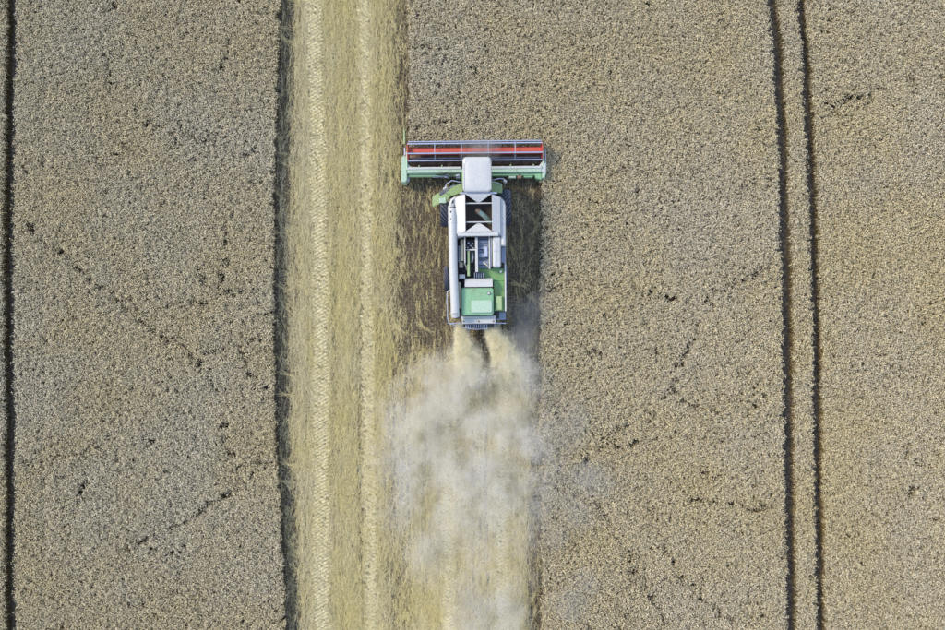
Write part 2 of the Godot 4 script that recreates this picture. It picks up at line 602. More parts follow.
var WHEEL_LINES = [Vector2(-8.47, 2.81)]
var OLD_LEFT = [Vector2(-8.75, -21.68), Vector2(-8.70, -17.29), Vector2(-8.48, -9.06), Vector2(-8.31, -0.82), Vector2(-8.31, 7.41), Vector2(-8.26, 17.29), Vector2(-8.21, 22.23)]
var OLD_RIGHT = [Vector2(-6.01, -21.68), Vector2(-5.95, -17.29), Vector2(-5.85, -9.06), Vector2(-5.79, -0.82), Vector2(-5.68, 7.41), Vector2(-5.52, 17.29), Vector2(-5.41, 22.23)]
var NEW_LEFT = [Vector2(-1.29, -6.31), Vector2(-1.23, 0.82), Vector2(-1.29, 9.06), Vector2(-1.29, 17.29), Vector2(-1.29, 22.23)]
var NEW_RIGHT = [Vector2(1.78, -6.31), Vector2(1.67, 0.82), Vector2(1.56, 9.06), Vector2(1.62, 17.29), Vector2(1.62, 22.23)]

func make_stubble():
	var rows = part(self, "wheat_stubble")
	meta(rows, "cut wheat stubble standing in rows along the harvested strip", "stubble", "stuff")
	var kinds = 4
	var clumps = []
	for k in kinds:
		clumps.append(stubble_clump(k))
	var places = []
	var tints = []
	for k in kinds:
		places.append([])
		tints.append([])
	rng.seed = 31337
	var z = -HALF_Z
	while z < HALF_Z:
		var x0 = along(LEFT_EDGE, z)
		var x1 = along(UNCUT_EDGE, z) if z < KNIFE_Z else along(CUT_EDGE, z)
		var wheels = [along(OLD_LEFT, z), along(OLD_RIGHT, z)]
		if z > -4.5:
			wheels += [along(NEW_LEFT, z), along(NEW_RIGHT, z)]
		for r in range(-90, 40):
			var x = r * 0.145 + 0.02 * noise_mid.get_noise_2d(r * 5.0, z * 0.3) + 0.25 * noise_coarse.get_noise_2d(3.0, z * 0.5)
			if x < x0 + 0.05 or x > x1 - 0.04 or rng.randf() < 0.04:
				continue
			var pressed = false
			for w in wheels:
				if absf(x - w) < 0.30:
					pressed = true
			var h = rng.randf_range(0.75, 1.15) * (0.25 if pressed else 1.0)
			var k = rng.randi() % kinds
			var b = Basis(Vector3.UP, PI * (rng.randi() % 2)).scaled(Vector3(1, h, 1))
			places[k].append(Transform3D(b, Vector3(x, 0, z + rng.randf_range(-0.04, 0.04))))
			var s = rng.randf_range(0.75, 1.15)
			tints[k].append(Color(s, s, s * rng.randf_range(0.85, 1.1)))
		z += 0.15
	for k in kinds:
		var o = scatter(rows, "stubble_rows", clumps[k], M.straw, places[k], tints[k])
		o.set_meta("kind", "stuff")

	# chopped straw left by the machine
	var chaff = part(self, "chopped_straw")
	meta(chaff, "pale chopped straw strewn over the stubble", "straw", "stuff")
	var meshes = []
	for k in 3:
		meshes.append(straw_patch(k, 18, 0.035, 0.26, 0.0, 0.20, 0.06, 0.26, 0.19))
	for k in 2:
		meshes.append(straw_patch(10 + k, 16, 0.07, 0.22, 0.0, 1.6, 0.05, 0.22, 0.19))
	places = []
	tints = []
	for k in meshes.size():
		places.append([])
		tints.append([])
	rng.seed = 991
	z = -HALF_Z
	while z < HALF_Z:
		var x0 = along(LEFT_EDGE, z)
		var mid = along(UNCUT_EDGE, z)
		var x1 = mid if z < KNIFE_Z else along(CUT_EDGE, z)
		var wheels = [[along(OLD_LEFT, z), 0.36], [along(OLD_RIGHT, z), 0.28]]
		if z > 2.6:
			wheels += [[along(NEW_LEFT, z), 0.26], [along(NEW_RIGHT, z), 0.26]]
		for r in range(-125, 60):
			var x = r * 0.095 + 0.25 * noise_coarse.get_noise_2d(3.0, z * 0.5)
			if x < x0 + 0.04 or x > x1 - 0.05:
				continue
			var u = (x - x0) / 7.4
			var px = x + rng.randf_range(-0.03, 0.03)
			var pz = z + rng.randf_range(-0.09, 0.09)
			var patch = 0.5 + 0.5 * noise_mid.get_noise_2d(px * 1.2, pz * 0.6)
			# every drill row keeps more or less of the straw along its length
			var row = 0.5 + 1.0 * noise_fine.get_noise_2d(r * 7.3, z * 0.010) + 0.25 * noise_fine.get_noise_2d(r * 3.1 + 50.0, z * 0.2)
			var keep = 0.0
			var fresh = 0.0
			if x > mid - 1.6:
				fresh = smoothstep(-1.5, -0.2, x - mid + 0.9 * (row - 0.5) + 0.8 * (patch - 0.5))
			if fresh < 1.0:
				keep = (0.62 + 0.25 * patch) * clampf(0.45 + 1.1 * row, 0.3, 1.7)
				keep *= (0.08 + 0.92 * smoothstep(0.07, 0.18, u + 0.06 * (patch - 0.5))) * (1.0 - 0.22 * smoothstep(0.26, 0.36, u)) * (1.0 - 0.2 * smoothstep(0.68, 0.78, u))
			if fresh > 0.0:
				keep = lerpf(keep, 0.05 * clampf(row + 0.25, 0.0, 1.3), fresh)
				if z > 1.5 and x > -4.2:
					keep = lerpf(keep, (0.62 + 0.25 * patch) * clampf(0.45 + 1.1 * row, 0.3, 1.7), smoothstep(1.5, 4.5, z + 1.5 * (patch - 0.5)) * (1.0 - (0.9 * smoothstep(2.5, 3.3, x) + 0.7 * smoothstep(2.6, 3.8, -x))))
			for w in wheels:
				if absf(px - w[0]) < w[1]:
					keep *= 0.5
			keep *= 1.9
			while rng.randf() < keep:
				keep -= 1.0
				var k = rng.randi() % meshes.size()
				places[k].append(Transform3D(Basis(Vector3.UP, rng.randfn(0.0, 0.2) + PI * (rng.randi() % 2)), Vector3(px, rng.randf_range(-0.01, 0.02), pz)))
				var s = rng.randf_range(0.72, 1.12)
				var yel = clampf(0.30 + 0.38 * smoothstep(0.2, 0.36, u) + 0.6 * noise_mid.get_noise_2d(px * 0.9 + 50.0, pz * 0.4) + rng.randf_range(-0.3, 0.3), 0.0, 1.0)
				tints[k].append(Color(s, s * lerpf(1.0, 0.97, yel), s * lerpf(1.05, 0.76, yel)))
		z += 0.125
	for k in meshes.size():
		var o = scatter(chaff, "straw_litter", meshes[k], M.straw, places[k], tints[k])
		if o:
			o.set_meta("kind", "stuff")

	# the wheels have pressed the straw flat, lug by lug
	var wheel_sets = [
		["pressed straw in the left wheel track of the earlier pass", OLD_LEFT, -99.0, 0.36, 1.0],
		["pressed straw in the right wheel track of the earlier pass", OLD_RIGHT, -99.0, 0.28, 1.0],
		["pressed straw in the wheel track behind the left wheels of the harvester", NEW_LEFT, 2.6, 0.34, 1.0],
		["pressed straw in the wheel track behind the right wheels of the harvester", NEW_RIGHT, 2.6, 0.34, 1.0],
	]
	for wi in wheel_sets.size():
		var ws = wheel_sets[wi]
		var o_track = part(self, "wheel_track")
		meta(o_track, ws[0], "wheel track", "stuff")
		var lug = straw_patch(40 + wi, 26, 0.04, 0.030, 1.0, 0.2, 0.05, 0.16, 0.10)
		var pl = []
		var tn = []
		rng.seed = 2200 + wi
		z = maxf(-HALF_Z, ws[2])
		while z < HALF_Z:
			for q in range(-10, 11) if ws[3] > 0.3 else range(-10, 11, 2):
				if rng.randf() < 0.10 + 0.5 * smoothstep(0.55, 1.0, absf(q) / 10.0) + 0.5 * maxf(0.0, noise_mid.get_noise_2d(z * 0.9, q * 0.2 + wi * 30.0)):
					continue
				var off = q / 10.0 * ws[3] * (1.15 + 0.45 * noise_mid.get_noise_2d(z * 0.8, wi * 9.0)) + rng.randfn(0.0, 0.03)
				var pz = z - off * 0.62 + rng.randfn(0.0, 0.018)
				var b = Basis(Vector3.UP, rng.randfn(0.0, 0.12) + PI * (rng.randi() % 2))
				pl.append(Transform3D(b, Vector3(along(ws[1], z) + off, 0.05 + 0.03 * rng.randf(), pz)))
				var s = rng.randf_range(1.02, 1.22)
				tn.append(Color(s, s * 1.02, s * 1.12))
			z += 0.20
		var t = scatter(o_track, "pressed_straw", lug, M.straw, pl, tn)
		t.set_meta("kind", "stuff")

	# long stalks that fell out of the crop over the cut edge
	var stalk = straw_patch(60, 7, 0.06, 0.05, 1.2, 0.35, 0.5, 1.1, 0.22)
	var fallen = part(self, "fallen_stalks")
	meta(fallen, "long loose stalks lying over the edge of the cut strip", "straw", "stuff")
	var fp = []
	var ft = []
	rng.seed = 818
	for k in 45:
		var pz = rng.randf_range(-HALF_Z, HALF_Z)
		var px = along(LEFT_EDGE, pz) + rng.randf_range(0.1, 0.9)
		if k % 5 == 0 and pz > KNIFE_Z:
			px = along(CUT_EDGE, pz) - rng.randf_range(0.1, 0.8)
		fp.append(Transform3D(Basis(Vector3.UP, rng.randf() * TAU), Vector3(px, 0.05, pz)))
		ft.append(Color(1.1, 1.05, 0.9))
	for s in [Vector2(-10.26, 9.14), Vector2(-9.99, 8.21), Vector2(-3.97, 0.82), Vector2(-2.60, 0.71), Vector2(2.60, -1.64), Vector2(3.42, -0.82), Vector2(-10.16, -15.06), Vector2(-10.37, -15.77), Vector2(-10.10, 3.28), Vector2(-10.16, 4.38)]:
		fp.append(Transform3D(Basis(Vector3.UP, rng.randf_range(-0.3, 0.3)).scaled(Vector3.ONE * 1.3), Vector3(s.x, 0.08, s.y)))
		ft.append(Color(1.15, 1.1, 0.95))
	scatter(fallen, "stalk_bundles", stalk, M.straw, fp, ft).set_meta("kind", "stuff")

# ------------------------------------------------------------------ the harvester

func wheel(parent, called, c: Vector3, radius, width, lugs):
	var w = part(parent, called)
	w.position = c
	var st = new_st()
	var hw: float = width * 0.5
	lathe(st, Vector3.ZERO, Vector3.RIGHT, Vector3.UP, [[-hw * 0.86, radius * 0.52], [-hw, radius * 0.72], [-hw * 0.95, radius * 0.86], [-hw * 0.75, radius * 0.91], [0.0, radius * 0.92], [hw * 0.75, radius * 0.91], [hw * 0.95, radius * 0.86], [hw, radius * 0.72], [hw * 0.86, radius * 0.52]], 40)
	var tread = new_st()
	for k in lugs:
		for s in [-1.0, 1.0]:
			var a0: float = TAU * (k + (0.0 if s < 0 else 0.5)) / lugs
			var last = []
			for e in 4:
				var f = e / 3.0
				var a: float = a0 - f * 0.42 * (26.0 / lugs)
				var x: float = s * lerpf(0.02, hw * 0.99, f)
				var rr: float = radius * (1.0 if f < 0.9 else 0.965)
				var d = Vector3(0, cos(a), sin(a)); var t = Vector3(0, -sin(a), cos(a)) * 0.028
				var ring = [Vector3(x, 0, 0) + d * radius * 0.88 - t * 1.3, Vector3(x, 0, 0) + d * rr - t, Vector3(x, 0, 0) + d * rr + t, Vector3(x, 0, 0) + d * radius * 0.88 + t * 1.3]
				if last:
					for q in 3:
						quad(tread, last[q], last[q + 1], ring[q + 1], ring[q], [-t, d, t][q])
				last = ring
			quad(tread, last[0], last[1], last[2], last[3], Vector3(s, 0, 0))
	add(w, "tyre", st, M.rubber)
	add(w, "tread", tread, M.tread)
	st = new_st()
	lathe(st, Vector3.ZERO, Vector3.RIGHT, Vector3.UP, [[-hw * 0.8, 0.0], [-hw * 0.55, radius * 0.14], [-hw * 0.35, radius * 0.40], [-hw * 0.86, radius * 0.53], [hw * 0.86, radius * 0.53], [hw * 0.35, radius * 0.40], [hw * 0.55, radius * 0.14], [hw * 0.8, 0.0]], 28)
	add(w, "rim", st, M.white)

func make_harvester():
	var h = Node3D.new()
	h.name = "combine_harvester"
	add_child(h)
	h.position = Vector3(0.22, 0, 0)
	h.rotation_degrees.y = 0.6
	meta(h, "white and green combine harvester with a red reel cutting the wheat", "harvester")

	# --- chassis, seen through the gaps of the bodywork
	box_part(h, "chassis", M.dark, -1.12, 0.75, -6.2, 1.18, 2.05, 0.2, 0.03)
	var ax = part(h, "axle")
	tube_part(ax, "beam", M.dark, [Vector3(-1.7, 0.96, -5.72), Vector3(1.75, 0.96, -5.72)], 0.17)
	ax = part(h, "axle")
	tube_part(ax, "beam", M.dark, [Vector3(-1.5, 0.66, -1.98), Vector3(1.55, 0.66, -1.98)], 0.12)
	wheel(h, "front_wheel", Vector3(-1.52, 0.965, -5.72), 0.97, 0.70, 22)
	wheel(h, "front_wheel", Vector3(1.52, 0.965, -5.72), 0.97, 0.70, 22)
	wheel(h, "rear_wheel", Vector3(-1.50, 0.655, -1.98), 0.66, 0.46, 20)
	wheel(h, "rear_wheel", Vector3(1.47, 0.655, -1.98), 0.66, 0.46, 20)

	make_header(h)
	make_reel(h)
	make_cab(h)
	make_tank(h)
	make_body(h)
	# straw and chaff that have settled on the flat places
	rng.seed = 5150
	var bits = straw_patch(80, 9, 0.10, 0.10, 0.0, 1.6, 0.03, 0.12, 0.012)
	var pl = []
	var tn = []
	for a in [[-3.55, 3.45, -8.75, -8.15, 0.27, 70], [-0.95, 0.7, -4.0, -2.2, 2.215, 14], [0.1, 1.35, -2.3, -1.75, 2.425, 12], [0.92, 1.4, -1.6, -1.0, 2.405, 8], [-0.55, 0.75, -1.3, -0.9, 2.852, 5], [-1.55, -0.6, -6.3, -5.9, 1.99, 6], [-3.4, 3.3, -7.9, -7.72, 1.205, 16]]:
		for i in a[5]:
			pl.append(Transform3D(Basis(Vector3.UP, rng.randf() * TAU), Vector3(rng.randf_range(a[0], a[1]), a[4], rng.randf_range(a[2], a[3]))))
			tn.append(Color(0.8, 0.8, 0.8) * rng.randf_range(0.7, 1.1))
	var litter = scatter(h, "straw_litter", bits, M.straw, pl, tn)
	litter.set_meta("kind", "stuff")
	litter.set_meta("label", "loose straw settled on the harvester")

func make_header(h):
	var hd = part(h, "header")
	var xl: float = -3.618
	var xr: float = 3.559
	var zb0: float = -7.899
	var zb1: float = -7.590
	# table: floor plates from the knife back, upright rear wall
	var st = new_st()
	var prof = [Vector2(zb0 - 1.45, 0.13), Vector2(zb0 - 1.0, 0.20), Vector2(zb0 - 0.65, 0.24), Vector2(zb0 - 0.2, 0.26), Vector2(zb0 + 0.02, 0.45), Vector2(zb0 + 0.02, 1.18)]
	for i in prof.size() - 1:
		for e in [0.0, 0.03]:
			var a = Vector3(xl, prof[i].y - e, prof[i].x + e); var b = Vector3(xr, prof[i].y - e, prof[i].x + e)
			var c = Vector3(xr, prof[i + 1].y - e, prof[i + 1].x + e); var d = Vector3(xl, prof[i + 1].y - e, prof[i + 1].x + e)
			quad(st, a, b, c, d, Vector3(0, 1, -0.5) if e == 0.0 else Vector3(0, -1, 0.5))
	add(hd, "table", st, M.rust)
	# knife bar with fingers
	st = new_st()
	box(st, xl, 0.10, zb0 - 1.53, xr, 0.15, zb0 - 1.45, 0.005)
	var x = xl + 0.04
	while x < xr:
		tri(st, Vector3(x - 0.02, 0.13, zb0 - 1.53), Vector3(x + 0.02, 0.13, zb0 - 1.53), Vector3(x, 0.12, zb0 - 1.66), Vector3.UP)
		x += 0.076
	add(hd, "knife_bar", st, M.steel)
	# auger
	st = new_st()
	var az = zb0 - 0.36
	tube(st, [Vector3(xl + 0.03, 0.62, az), Vector3(xr - 0.03, 0.62, az)], 0.16, 14)
	for side in [-1.0, 1.0]:
		var n = 110
		for k in n:
			var q = []
			for e in [k, k + 1]:
				var t = float(e) / n
				var a: float = t * TAU * 6.5 * side
				var xx: float = lerpf(xl + 0.05 if side < 0.0 else xr - 0.05, 0.0 + 0.35 * side, t)
				q.append(Vector3(xx, 0.62 + 0.15 * cos(a), az + 0.15 * sin(a)))
				q.append(Vector3(xx, 0.62 + 0.29 * cos(a), az + 0.29 * sin(a)))
			quad(st, q[0], q[1], q[3], q[2], Vector3(1, 0, 0))
	add(hd, "auger", st, M.rust)
	# rear beam: a mint box with a paler rail along its top and lighter flanges
	layer_part(hd, "rear_beam", M.mint, [Vector2(xl, zb0 + 0.05), Vector2(xr, zb0 + 0.05), Vector2(xr, zb1), Vector2(xl, zb1)], [[0.0, 0.55], [0.0, 1.12], [0.03, 1.18], [0.05, 1.20]])
	for s in [[xl + 0.02, -0.753], [0.768, xr - 0.02]]:
		box_part(hd, "top_rail", M.white, s[0], 1.19, zb0 - 0.02, s[1], 1.25, zb0 + 0.11, 0.012)
		box_part(hd, "rear_plate", M.sage, s[0] + 0.05, 0.62, zb1 + 0.004, s[1], 0.98, zb1 + 0.12, 0.02)
	x = xl + 0.6
	while x < xr - 0.3:
		if x < -0.806 or x > 0.848:
			box_part(hd, "bracket", M.lime, x, 1.20, zb0 - 0.10, x + 0.07, 1.30, zb0 - 0.03, 0.01)
		x += 1.22
	# lower frame behind the left half, with pipes and fittings
	tube_part(hd, "frame_tube", M.lime, [Vector3(-3.638, 0.900, -7.487), Vector3(-2.266, 0.900, -7.484)], 0.045)
	for q in [[419, 0.04], [432, 0.05]]:
		tube_part(hd, "frame_tube", M.lime, [Vector3((q[0] - 476.5) * 0.0537 , 0.9, zb1), Vector3((q[0] - 476.5) * 0.0537, 0.9, -7.453)], q[1])
	tube_part(hd, "drive_shaft", M.steel, [Vector3(-2.269, 0.850, -7.466), Vector3(-1.515, 0.850, -7.491), Vector3(-0.920, 0.950, -7.530)], 0.05)
	box_part(hd, "gearbox", M.steel, -1.643, 0.75, -7.569, -1.429, 1.0, -7.387, 0.03)
	box_part(hd, "gearbox", M.steel, -1.026, 0.7, -7.617, -0.812, 1.05, -7.333, 0.03)
	tube_part(hd, "hose", M.dark, [Vector3(-1.880, 1.100, -7.565), Vector3(-1.554, 1.220, -7.570), Vector3(-1.236, 1.200, -7.458), Vector3(-0.859, 1.300, -7.579)], 0.025)
	tube_part(hd, "hose", M.dark, [Vector3(-2.099, 1.000, -7.554), Vector3(-1.667, 1.100, -7.498), Vector3(-1.079, 1.100, -7.385), Vector3(-0.808, 1.300, -7.408)], 0.022)
	box_part(hd, "gearbox", M.rust, 2.272, 0.7, -7.561, 2.503, 0.98, -7.314, 0.03)
	box_part(hd, "rear_plate", M.mint, 1.817, 0.6, zb1 + 0.125, 2.192, 0.93, zb1 + 0.24, 0.02)
	box_part(hd, "rear_plate", M.sage, 2.621, 0.6, zb1 + 0.125, 3.104, 0.93, zb1 + 0.22, 0.02)
	# end walls with crop dividers
	var d = part(hd, "end_divider")
	layer_part(d, "side_wall", M.mint, [Vector2(-3.925, -8.523), Vector2(-3.769, -8.612), Vector2(-3.636, -8.493), Vector2(-3.633, -7.262), Vector2(-3.731, -7.124), Vector2(-3.960, -7.148)], [[0.03, 0.2], [0.0, 0.26], [0.0, 1.02], [0.04, 1.1]])
	layer_part(d, "corner_plate", M.mint, [Vector2(-3.618, -8.171), Vector2(-3.401, -7.955), Vector2(-3.622, -7.743)], [[0.0, 0.8], [0.0, 1.08], [0.02, 1.10]])
	box_part(d, "foot", M.steel, -3.654, 0.5, -7.452, -3.551, 0.8, -7.263)
	st = new_st()
	tube(st, [Vector3(-3.756, 0.950, -8.607), Vector3(-3.776, 0.800, -9.045)], 0.05, 8, 0.045)
	add(d, "divider_rod", st, M.steel)
	st = new_st()
	tube(st, [Vector3(-3.771, 0.950, -9.225), Vector3(-3.768, 1.050, -9.630), Vector3(-3.788, 0.900, -10.044)], 0.06, 8, 0.03)
	add(d, "divider_tip", st, M.lime)
	d = part(hd, "end_divider")
	layer_part(d, "side_wall", M.mint, [Vector2(3.584, -8.123), Vector2(3.757, -8.244), Vector2(3.841, -8.093), Vector2(3.825, -7.612), Vector2(3.736, -7.303), Vector2(3.575, -7.293)], [[0.03, 0.2], [0.0, 0.26], [0.0, 1.02], [0.04, 1.1]])
	layer_part(d, "corner_plate", M.white, [Vector2(3.336, -7.821), Vector2(3.574, -8.161), Vector2(3.814, -8.056), Vector2(3.798, -7.549), Vector2(3.563, -7.605)], [[0.02, 1.104], [0.0, 1.12], [0.05, 1.17]])
	layer_part(d, "drive_cover", M.sage, [Vector2(3.177, -7.592), Vector2(3.568, -7.588), Vector2(3.564, -7.213), Vector2(3.254, -7.297)], [[0.0, 0.5], [0.0, 0.98], [0.03, 1.02]])
	st = new_st()
	tube(st, [Vector3(3.793, 0.950, -8.233), Vector3(3.794, 0.850, -8.900)], 0.04, 8, 0.025)
	add(d, "divider_rod", st, M.steel)
	# feeder house under the cab
	layer_part(h, "feeder_house", M.green, [Vector2(-0.72, zb1 + 0.02), Vector2(0.72, zb1 + 0.02), Vector2(0.72, -5.9), Vector2(-0.72, -5.9)], [[0.0, 0.6], [0.0, 1.42], [0.05, 1.5]])

func make_reel(h):
	var r = part(h, "reel")
	var zc: float = -8.755
	var yc = 1.25
	var xl: float = -3.542
	var xr: float = 3.540
	var tilt = Vector3.ZERO
	var st = new_st()
	# the red core: six flat sheets round the shaft
	for k in 6:
		var a = TAU * k / 6.0 + 0.52; var b = TAU * (k + 1) / 6.0 + 0.52
		for e in [[0.20, 1.0]]:
			quad(st, Vector3(xl, yc + e[0] * cos(a), zc + e[0] * sin(a)), Vector3(xr, yc + e[0] * cos(a), zc + e[0] * sin(a)), Vector3(xr, yc + e[0] * cos(b), zc + e[0] * sin(b)), Vector3(xl, yc + e[0] * cos(b), zc + e[0] * sin(b)), Vector3(0, cos((a + b) / 2), sin((a + b) / 2)))
	add(r, "reel_tube", st, M.red)
	var R = 0.52
	for k in 6:
		var a = deg_to_rad(5.0 + 60.0 * k)     # 0 points back, 90 up
		var p = Vector3(0, yc + R * sin(a), zc + R * cos(a))
		var bar = part(r, "tine_bar")
		var bt = new_st()
		tube(bt, [Vector3(xl - 0.02, p.y, p.z), Vector3(xr + 0.02, p.y, p.z)], 0.034, 8)
		add(bar, "bar_tube", bt, M.steel)
		bt = new_st()
		# a slat under the tube and the wire tines
		box(bt, xl, p.y - 0.13, p.z - 0.055, xr, p.y - 0.036, p.z - 0.02, 0.003)
		var x = xl + 0.05
		while x < xr:
			box(bt, x - 0.008, p.y - 0.40, p.z - 0.085, x + 0.008, p.y - 0.131, p.z - 0.03, 0.002)
			x += 0.065
		add(bar, "tines", bt, M.tine).set_meta("kind", "stuff")
	for i in 6:
		var x: float = lerpf(xl, xr, i / 5.0)
		var sp = new_st()
		var hw = 0.012
		for k in 6:
			var a = deg_to_rad(5.0 + 60.0 * k); var b = a + deg_to_rad(60.0)
			var pa = Vector3(x, yc + R * sin(a), zc + R * cos(a)); var pb = Vector3(x, yc + R * sin(b), zc + R * cos(b))
			tube(sp, [Vector3(x, yc, zc), pa], 0.016, 6)
			tube(sp, [pa.lerp(Vector3(x, yc, zc), 0.04), pb.lerp(Vector3(x, yc, zc), 0.04)], 0.013, 6)
		add(r, "spider", sp, M.steel if i > 0 and i < 5 else M.red)
	for s in [0, 1]:
		var x: float = xl - 0.035 if s == 0 else xr + 0.035
		var ep = new_st()
		lathe(ep, Vector3(x, yc, zc), Vector3.RIGHT, Vector3.UP, [[-0.012, 0.0], [-0.012, 0.44], [0.012, 0.44], [0.012, 0.0]], 12)
		add(r, "end_disc", ep, M.red)
		var arm = new_st()
		tube(arm, [Vector3(x + (s * 2 - 1) * 0.06, yc, zc), Vector3(x + (s * 2 - 1) * 0.06, 1.15, -7.793)], 0.045, 8)
		add(r, "reel_arm", arm, M.mint)

func make_cab(h):
	var c = part(h, "cab")
	var x0: float = -0.641
	var x1: float = 0.806
	var z0: float = -7.915
	var z1: float = -6.158
	layer_part(c, "roof", M.white, rrect(x0, z0, x1, z1, 0.20, 6), [[0.06, 3.42], [0.0, 3.47], [0.0, 3.60], [0.02, 3.66], [0.06, 3.70], [0.13, 3.725]])
	layer_part(c, "roof_panel", M.white, rrect(x0 + 0.15, z0 + 0.15, x1 - 0.15, z1 - 0.12, 0.30, 5), [[0.0, 3.71], [0.0, 3.722], [0.04, 3.735], [0.14, 3.75], [0.27, 3.76]])
	for q in [-1, 1]:
		box_part(c, "roof_rail", M.white, (x0 + x1) * 0.5 + q * 0.66 - 0.02, 3.70, z0 + 0.35, (x0 + x1) * 0.5 + q * 0.66 + 0.02, 3.745, z1 - 0.10, 0.008)
	# frame posts and glazing
	var gx0 = x0 + 0.10; var gx1 = x1 - 0.10
	var gz0 = z0 + 0.30; var gz1 = z1 - 0.15
	for p in [[gx0, gz0], [gx1, gz0], [gx0, gz1], [gx1, gz1]]:
		tube_part(c, "post", M.dark, [Vector3(p[0], 1.95, p[1]), Vector3(p[0], 3.45, p[1])], 0.05)
	box_part(c, "windscreen", M.glass, gx0 + 0.06, 2.0, gz0 - 0.01, gx1 - 0.06, 3.42, gz0 + 0.01, 0.003)
	for xx in [gx0, gx1]:
		box_part(c, "side_window", M.glass, xx - 0.01, 2.0, gz0 + 0.06, xx + 0.01, 3.42, gz1 - 0.06, 0.003)
	box_part(c, "rear_wall", M.dark, gx0 + 0.06, 2.0, gz1 - 0.02, gx1 - 0.06, 3.42, gz1 + 0.02, 0.005)
	box_part(c, "floor", M.dark, gx0 - 0.05, 1.82, gz0 - 0.15, gx1 + 0.05, 1.96, gz1 + 0.1, 0.02)
	box_part(c, "seat", M.dark, (x0 + x1) * 0.5 - 0.25, 1.97, gz0 + 0.55, (x0 + x1) * 0.5 + 0.25, 2.45, gz0 + 1.05, 0.06)
	# platforms either side
	layer_part(h, "platform", M.step, [Vector2(-0.644, -6.910), Vector2(-1.169, -6.743), Vector2(-1.592, -6.371), Vector2(-1.896, -6.217), Vector2(-1.900, -5.877), Vector2(-1.534, -5.874), Vector2(-1.358, -6.186), Vector2(-0.650, -6.414)], [[0.0, 1.86], [0.0, 1.95], [0.02, 1.98]])
	layer_part(h, "platform_step", M.mint, [Vector2(-1.885, -6.122), Vector2(-1.540, -6.150), Vector2(-1.543, -5.868), Vector2(-1.888, -5.871)], [[0.0, 1.985], [0.0, 2.01], [0.02, 2.03]])
	layer_part(h, "platform", M.step, [Vector2(0.823, -7.014), Vector2(1.241, -6.926), Vector2(1.413, -6.799), Vector2(1.409, -6.379), Vector2(0.816, -6.385)], [[0.0, 1.78], [0.0, 1.87], [0.02, 1.9]])
	layer_part(h, "platform_edge", M.mint, [Vector2(0.848, -7.005), Vector2(1.239, -6.917), Vector2(1.406, -6.790), Vector2(1.363, -6.759), Vector2(1.218, -6.865), Vector2(0.847, -6.942)], [[0.0, 1.903], [0.0, 1.94], [0.01, 1.95]])
	tube_part(h, "grab_rail", M.steel, [Vector3(-0.697, 2.000, -6.881), Vector3(-1.047, 2.750, -6.698), Vector3(-1.356, 2.750, -6.522), Vector3(-1.524, 2.400, -6.378), Vector3(-1.512, 2.000, -6.367)], 0.022)
	# ladder folded out to the left
	var ld = part(h, "ladder")
	for q in [193.4, 203.5]:
		tube_part(ld, "rail", M.lime, [Vector3(-1.911, 1.95, (q - 315.0) * 0.0524), Vector3(-2.256, 0.55, (q - 315.0) * 0.0524 - 0.1)], 0.03)
	for k in 4:
		var y = 0.62 + k * 0.38
		var xx: float = lerpf(-2.256, -1.911, (y - 0.5) / 1.4)
		box_part(ld, "step", M.lime, xx - 0.10, y, -6.42, xx + 0.10, y + 0.04, -5.90, 0.01)
	# mirrors on bent arms
	for m in [[Vector3(-0.685, 2.900, -6.769), Vector3(-1.192, 3.000, -6.858), Vector3(-1.475, 2.950, -6.692), Vector3(-1.555, 2.900, -6.498), Vector3(0.10, 0.34, 0.05)], [Vector3(0.847, 2.900, -6.881), Vector3(1.252, 3.000, -6.939), Vector3(1.432, 2.950, -6.927), Vector3(1.510, 2.900, -6.833), Vector3(0.09, 0.34, 0.05)]]:
		var mr = part(h, "mirror")
		tube_part(mr, "arm", M.steel, [m[0], m[1], m[2], m[3]], 0.022)
		var mp: Vector3 = m[3]; var ms: Vector3 = m[4]
		var o = box_part(mr, "housing", M.white, -ms.x, -ms.y, -ms.z, ms.x, 0.05, ms.z, 0.03)
		o.position = mp
		o.rotation.y = 0.6 if mp.x < 0.0 else -0.7

func slab(st, pts, thick):
	# a flat plate through four points, with thickness downwards along its normal
	var n: Vector3 = (pts[2] - pts[0]).cross(pts[1] - pts[0]).normalized()
	if n.y < 0.0:
		n = -n
	var low = []
	for p in pts:
		low.append(p - n * thick)
	var c: Vector3 = (pts[0] + pts[1] + pts[2] + pts[3]) * 0.25
	quad(st, pts[0], pts[1], pts[2], pts[3], n)
	quad(st, low[0], low[1], low[2], low[3], -n)
	for i in 4:
		var j = (i + 1) % 4
		quad(st, pts[i], pts[j], low[j], low[i], (pts[i] + pts[j]) * 0.5 - c)

